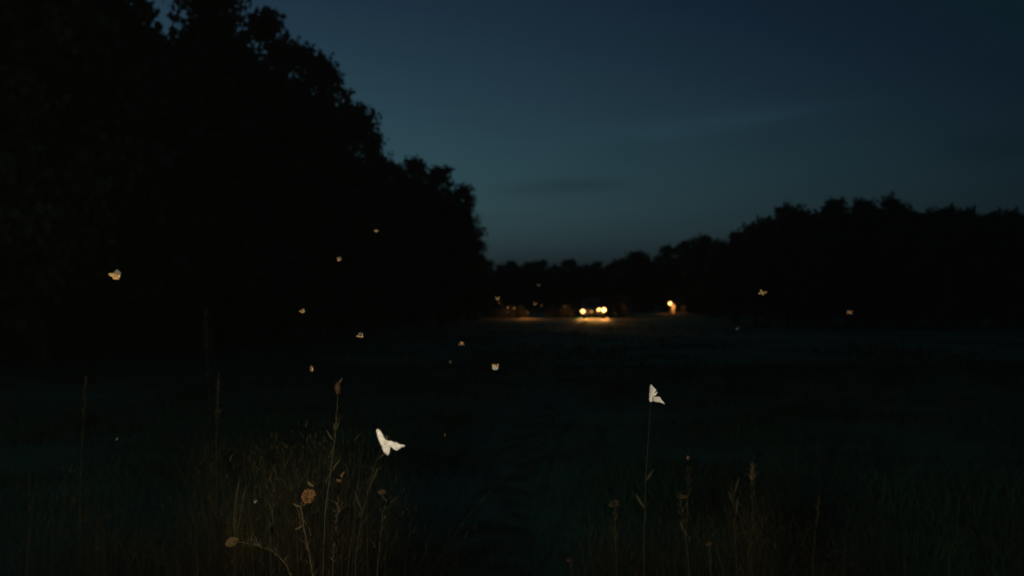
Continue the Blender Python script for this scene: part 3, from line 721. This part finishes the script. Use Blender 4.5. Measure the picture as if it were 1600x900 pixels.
def pix_moth(px, py, d, wings, body, mat, label, sz=0.045):
    """moth whose wings are given in photo pixels round (px, py), each point with its own depth in mm (towards the camera is negative)"""
    if d > 2.9: d *= .80
    o_ = at(px, py, d); r = empty('moth', o_)
    def P(q): return at(q[0], q[1], d + q[2] * .001) - o_
    for nm, mt, pts in wings: bm_obj(nm, wing_mesh([P(q) for q in pts]), mt, r)
    moth_body(r, P(body[0]), P(body[1]), body[2], M_fur, sz)
    return tag(r, label, 'moth', GM)
pix_moth(606, 694, 1.75, [
    ('forewing', M_white_wing, [(608, 693, 0), (603.5, 689, 3), (598.5, 680, 9), (594, 672.5, 13), (590.5, 670.3, 15), (588, 671.5, 15), (589.3, 680, 12), (592.5, 690, 7), (597, 698, 3), (604, 700, 0)]),
    ('hindwing', M_white_wing, [(606, 692, -2), (597, 696, 3), (597.5, 702.5, 6), (601.5, 708.5, 10), (605.5, 712, 13), (608.3, 709.5, 12), (609.3, 704, 7), (609.6, 697, 2)]),
    ('forewing', M_white_wing, [(600, 692, 1), (601.5, 687.2, 0), (606, 688.4, -5), (613, 689.6, -13), (620, 691.6, -21), (627, 694.6, -29), (633.8, 696, -35), (628.5, 699, -30), (622, 702, -24), (616.5, 700.5, -13), (610.5, 697.6, -3), (605, 697, 0)]),
    ('hindwing', M_white_wing, [(606.5, 695.5, -3), (612, 695, -8), (619, 697, -16), (624, 700, -21), (622, 702.8, -19), (617.5, 703.8, -14), (614, 701, -8), (609.5, 697.8, -3)])],
    ((604, 690.5, 4), (608, 698, 4), .0013), M_white_wing, 'white moth with one wing swept up and one to the side, over the left weeds')
pix_moth(1019, 619, 1.95, [
    ('forewing', M_white_wing, [(1017.5, 625, 0), (1014.4, 620, -4), (1014.9, 612, -9), (1015.6, 604, -14), (1017, 600.2, -16), (1019, 602.6, -14), (1022, 605.8, -10), (1025.8, 609.7, -7), (1024.2, 611.8, -5), (1022.2, 613.5, -4), (1020.5, 619, -1)]),
    ('hindwing', M_white_wing, [(1017.5, 623, 3), (1019, 616, 2), (1022.5, 613.8, 1), (1027.6, 612.6, 0), (1026.2, 615.4, 0), (1023.8, 618, 2), (1021.5, 619.6, 3), (1019.5, 622, 3)]),
    ('forewing', M_white_wing, [(1017, 625, 1), (1019.5, 621.4, 4), (1024, 619.8, 6), (1030.9, 620.2, 10), (1033.2, 624.2, 13), (1039.2, 631.6, 18), (1035, 630.2, 16), (1031, 628.9, 11), (1024.5, 628.2, 6), (1019.8, 626.4, 2)]),
    ('hindwing', M_white_wing, [(1016, 622, -1), (1014, 621.5, -2), (1014.6, 625.5, -3), (1016.8, 628.6, -2), (1019.6, 626.6, 0), (1018.6, 623, 0)])],
    ((1017.5, 618, 2), (1017, 627, 2), .0011), M_white_wing, 'upright white moth perched on the tip of a long thin stalk')
pix_moth(180, 430, 3.0, [
    ('forewing', M_tan_wing, [(185, 431, 0), (180, 427, -4), (174.5, 426.5, -10), (170.5, 426.8, -14), (169, 429, -16), (172, 431.5, -13), (177, 433.5, -7), (183, 434, -1)]),
    ('hindwing', M_tan_wing, [(186, 431, 0), (179, 431.5, -4), (175, 433, -7), (177, 436.4, -8), (181, 436.8, -6), (185.3, 437.4, -4), (187.2, 433, -1)]),
    ('forewing', M_grey_wing, [(185, 430, 2), (176, 427, 5), (178.5, 424.5, 9), (182.5, 420.6, 15), (184.5, 421.5, 14), (186.5, 424, 9), (188.2, 424.6, 8), (187.5, 428, 3)]),  # far pair of wings: their shade is put into the grey colour
    ('hindwing', M_grey_wing, [(185, 430, 2), (188, 424.6, 7), (189, 427, 6), (188.6, 431, 4), (186.8, 432, 2)])],
    ((185.5, 429, 0), (187.5, 434, 1), .0022), M_tan_wing, 'ochre moth in the black wood at the far left, largest of the flying ones')
def mini(px, py, d, mat, up, low, body, label, mat2=None, br=.0014):
    """a small moth: two upper and two lower wings given in photo pixels, each with its own depth in mm"""
    w = [('forewing', mat2 or mat, q) for q in up] + [('hindwing', mat, q) for q in low]
    return pix_moth(px, py, d, w, (body[0], body[1], br), mat, label, .03)
mini(588, 361, 3.9, M_tan_wing, [[(588, 361, 0), (587, 358.6, -6), (584.4, 359.4, -12), (584.6, 361.4, -10)], [(588, 361, 0), (589.4, 358.6, 5), (591.8, 360.4, 12), (590, 362, 6)]],
     [[(588, 361, 0), (585, 361.4, -7), (586.6, 363, -4)], [(588, 361, 1), (590.4, 361.8, 6), (588.4, 363.6, 3)]], ((588, 359.8, -2), (588, 363, 0)), 'small ochre moth high before the black wood, uppermost of all')
mini(529, 405, 3.8, M_tan_wing, [[(529.4, 405.6, 0), (528.6, 402.6, -6), (525.2, 401.4, -14), (526, 404, -9)], [(529.4, 405.4, 0), (530.4, 402, 7), (532.4, 401.8, 10), (534.8, 405, 13), (532, 406.4, 6)]],
     [[(529.4, 405, -1), (526.4, 404.4, -6), (527.4, 407.4, -5), (529, 409.2, -3)], [(529.4, 405, 1), (532.6, 406, 6), (531, 408, 4)]], ((529.6, 402.6, -3), (529.4, 408, 0)), 'small dull yellow moth before the wood, below and left of the uppermost one', M_grey_wing)
mini(472, 486, 3.6, M_tan_wing, [[(473.6, 486, 0), (470.6, 484.2, -8), (466.8, 486, -15), (468.6, 487.6, -10), (472, 487.6, -3)], [(473.6, 486, 1), (471.4, 484, 6), (472.8, 482.2, 11), (476, 484.6, 9), (476.4, 487.2, 4)]],
     [[(473.4, 486.6, 0), (469, 487.4, -7), (471.6, 489.4, -6), (474, 489.6, -3)], [(474, 486, 1), (476.6, 486.4, 5), (475.6, 489, 3)]], ((474.6, 484.4, 0), (474, 489, 1)), 'small cream moth low before the wood, left of the fin-winged one')
mini(562, 524, 3.5, M_tan_wing, [[(564, 525.4, 1), (559.4, 523.4, 6), (560.2, 520.6, 10), (562.6, 518.4, 15), (564.6, 521, 10), (566, 524.6, 4)], [(565, 525.4, 2), (565, 521, 12), (566.8, 519.8, 15), (567, 525, 5)]],
     [[(566, 525.6, 0), (560, 523.8, -6), (555.2, 525.4, -14), (559, 526.4, -9), (567, 528, -2)], [(566.4, 525, 1), (567.8, 525, 4), (567.2, 528, 2)]], ((566, 523.4, 0), (566.8, 528, 1)), 'small pale moth with raised fin-like wings at the foot of the wood', M_grey_wing)
mini(721, 538, 3.6, M_tan_wing, [[(721.4, 538, 0), (718.6, 534.2, -9), (716.4, 537, -13), (716.8, 540.6, -10), (719.4, 539.4, -4)], [(721.4, 538, 0), (722.4, 534, 7), (724.2, 534.4, 9), (726, 540.8, 13), (723, 539.4, 4)]],
     [[(721, 537.6, 1), (719, 534, 4), (721.4, 533.4, 6), (722, 536, 3)], [(721.6, 537.8, 2), (723, 534, 6), (724.6, 536.6, 6)]], ((721.3, 535.4, -2), (721.4, 540, 0)), 'small tan moth over the meadow above the square white one', M_brown_wing)
mini(774, 573, 3.1, M_white_wing, [[(774, 573.6, 1), (769.2, 572.8, 5), (768.8, 568.6, 12), (772.4, 569.6, 10), (774.6, 570.6, 6)], [(774.4, 573.6, 1), (775, 570.4, 7), (779.6, 567.8, 14), (778.6, 572.6, 6)]],
     [[(774.6, 572.8, 0), (769.2, 573, -7), (769.6, 577, -11), (773.4, 578.4, -9), (775, 577.6, -4)], [(774, 572.8, 0), (778.6, 572.8, 5), (778.2, 576.8, 2), (775, 578.4, 0)]], ((774.2, 571, -1), (774.2, 577, -3)), 'small bright white moth with squarish wings over the middle of the meadow', M_tan_wing)
mini(487, 576, 3.3, M_brown_wing, [[(488, 577, 0), (484, 577, -8), (484.4, 572.6, -13), (486.6, 570.8, -14), (488.8, 573, -6)], [(488, 577, 1), (488.4, 572.6, 6), (490.2, 574.4, 9), (490.2, 577.6, 5)]],
     [[(488, 576, 0), (484, 576.4, -5), (485.2, 580, -5), (488, 580.8, -3)], [(488, 576, 1), (490.4, 576.6, 5), (489.8, 580.6, 4)]], ((488, 573.6, -3), (488.4, 581, 0)), 'small brown moth with folded wings low above the left weeds')
mini(1191, 457, 3.5, M_tan_wing, [[(1191.6, 457.4, 0), (1189.6, 456.6, 6), (1187.4, 454, 11), (1188, 452, 14), (1190.6, 453.6, 9)], [(1191.8, 457.4, 0), (1193.6, 455, 5), (1199.2, 455.4, 15), (1197.6, 458, 11), (1194, 459, 4)]],
     [[(1191.4, 457.4, -1), (1188, 456.2, -6), (1184.4, 458.8, -13), (1186.4, 460, -10), (1190, 459.6, -4)], [(1191.6, 457.4, -1), (1194.6, 458.4, -3), (1192.6, 462.2, -7), (1190.6, 460.6, -6)]], ((1190.6, 455.4, 0), (1193, 460, 0)), 'bright ochre moth with all four wings spread before the right-hand hill')
mini(1327, 488, 3.7, M_brown_wing, [[(1327, 488.4, 1), (1323.4, 487.6, 6), (1323.2, 484.4, 12), (1326.4, 485.4, 8)], [(1327.4, 488.4, 1), (1328.2, 486.2, 6), (1333.4, 485, 14), (1332, 488.4, 8)]],
     [[(1327.6, 488, 0), (1324, 487.6, -6), (1322, 490.4, -11), (1327, 490.6, -5)], [(1327.6, 488, 0), (1331.8, 488, 4), (1331, 491.4, 2), (1327.6, 490.4, 0)]], ((1327.4, 486.6, -1), (1327.6, 491, 0)), 'small orange-brown moth at the far right before the dark hill')
# small moths share a few poses; each is a copy with its own turn and size
def small_moth(dihedral, sweep, mat):
    r = empty('moth'); c_, s_ = math.cos(dihedral), math.sin(dihedral)
    fw = [(.03, .06), (.16, .20 + sweep), (.34, .27 + sweep), (.48, .24 + sweep), (.47, .14 + sweep), (.36, .03 + sweep * .6), (.2, -.03), (.04, -.02)]
    hw = [(.03, .0), (.2, -.02), (.33, -.06), (.34, -.17), (.25, -.26), (.12, -.25), (.04, -.12)]
    for sx in (-1, 1):
        for nm, ol, lift in (('forewing', fw, .0), ('hindwing', hw, -.012)):
            bm_obj(nm, wing_mesh([(sx * x * c_, y, x * s_ + lift) for x, y in (ol if sx > 0 else ol[::-1])], .006), mat, r)
    moth_body(r, (0, .16, 0), (0, -.2, -.02), .042, M_fur, 1.0)
    return r
POSES = {}
def put_moth(px, py, d, wpx, pose, mat, rot, label):
    key = (pose, mat.name)
    if key not in POSES:
        POSES[key] = r = small_moth(*[(R(35), .05), (R(62), .0), (R(10), .1), (R(80), .08)][pose], mat)
    else:
        src = POSES[key]; r = src.copy(); COL.objects.link(r)
        for ch in list(src.children):
            c = ch.copy(); COL.objects.link(c); c.parent = r
            for g_ in ch.children:
                d_ = g_.copy(); COL.objects.link(d_); d_.parent = c
    r.location = at(px, py, d); r.rotation_euler = tuple(R(a) for a in rot); s_ = wpx * d / F; r.scale = (s_, s_, s_)
    return tag(r, label, 'moth', GM)
for a in [
    (1151, 514, 4.4, 8, 0, M_grey_wing, (60, 0, 20), 'tiny dim grey moth low on the right at the edge of the meadow'),
    (703, 566, 4.6, 7, 0, M_grey_wing, (60, 20, 20), 'tiny grey moth hardly seen left of the square white moth'),
    (398, 784, 2.4, 9, 0, M_grey_wing, (70, 20, 30), 'tiny pale grey moth among the weeds left of the thistle'),
    (182, 686, 3.2, 7, 1, M_grey_wing, (60, 20, 30), 'tiny grey moth over the dark weeds at the far left'),
    (695, 680, 3.0, 7, 1, M_brown_wing, (60, -20, 20), 'tiny brown moth right of the white moth with swept wings'),
    (777, 467, 4.2, 9, 0, M_tan_wing, (65, 0, 10), 'tiny yellow moth before the end of the wood, above the lit track'),
    (779, 473, 4.4, 7, 1, M_brown_wing, (65, 20, 20), 'tiny orange moth right beneath the yellow one at the end of the wood'),
    (793, 488, 4.6, 6, 0, M_grey_wing, (65, 0, 20), 'tiny pale moth closest to the left end of the lit track'),
    (793, 481, 4.4, 8, 1, M_tan_wing, (70, 0, 10), 'tiny yellow moth just above the left end of the lit track'),
    (803, 482, 4.5, 7, 0, M_tan_wing, (70, 0, 20), 'tiny yellow moth second from the left end of the lit track'),
    (835, 475, 4.3, 10, 0, M_brown_wing, (65, 30, 10), 'tiny orange moth above the track midway between shrub and car'),
    (845, 478, 4.5, 8, 1, M_brown_wing, (65, 10, 30), 'tiny orange moth close to the right of the one midway to the car'),
    (882, 479, 4.8, 8, 2, M_grey_wing, (60, 0, 20), 'tiny dull moth up and left of the left headlight'),
    (841, 446, 4.8, 8, 2, M_grey_wing, (60, 10, 20), 'tiny dull moth highest over the valley before the low tree row')]:
    put_moth(*a)

# ------------------------------------------------------------------ the lantern by the camera that lights moths and weeds
hk = empty('lantern_hook', (-0.85, -0.55, ground_z(-.85, -.55))); tag(hk, 'dark iron garden hook stuck in the ground behind the viewpoint', 'hook')
bm = bmesh.new(); tube(bm, [(0, 0, -.05), (0, 0, 1.54), (.02, .0, 1.66), (.08, 0, 1.73), (.15, 0, 1.71), (.17, 0, 1.65)], [.006] * 6, 8); bm_obj('rod', bm, M_metal, hk)
ln = empty('lantern', (-0.68, -0.55, 1.31)); tag(ln, 'lit iron lantern hanging from the garden hook behind the viewpoint', 'lantern')
bm = bmesh.new(); lathe(bm, [(.05, .0), (.12, .0545), (.122, .0585), (.118, .062), (.02, .0565)], 16); bm_obj('base', bm, M_metal, ln)  # base widened into a tray, shaped to keep light off the low weeds
bm = bmesh.new(); lathe(bm, [(.06, .205), (.062, .21), (.03, .25), (.012, .27), (0, .272)], 16); bm_obj('cap', bm, M_metal, ln)
for k in range(4):
    a = R(45 + 90 * k); bm = bmesh.new(); tube(bm, [(.056 * math.cos(a), .056 * math.sin(a), .055), (.054 * math.cos(a), .054 * math.sin(a), .21)], [.003, .003], 6); bm_obj('bar', bm, M_metal, ln)
bm = bmesh.new(); ellipsoid(bm, (0, 0, .125), (.013, .013, .026), 12, 8); bm_obj('flame', bm, M_glow_lantern, ln)
bm = bmesh.new(); tube(bm, [(-.02, 0, .262), (-.03, 0, .30), (0, 0, .342), (.03, 0, .30), (.02, 0, .262)], [.003] * 5, 6); bm_obj('handle', bm, M_metal, ln)
point_light('lantern_light', (0, .0, .083), LANTERN_W, WARM, .012, ln)

# ------------------------------------------------------------------ evening haze over the meadow
bm = bmesh.new(); box(bm, (0, 390, 15), (1440, 1400, 34))
hz = bm_obj('haze', bm, None, None, False); hz['kind'] = 'stuff'
m = bpy.data.materials.new('evening_haze'); m.use_nodes = True; t = m.node_tree; t.nodes.remove(t.nodes['Principled BSDF'])
pv = t.nodes.new('ShaderNodeVolumePrincipled'); pv.inputs['Color'].default_value = (.85, .92, .92, 1); pv.inputs['Density'].default_value = HAZE
t.links.new(pv.outputs[0], t.nodes['Material Output'].inputs['Volume']); hz.data.materials.clear(); hz.data.materials.append(m)
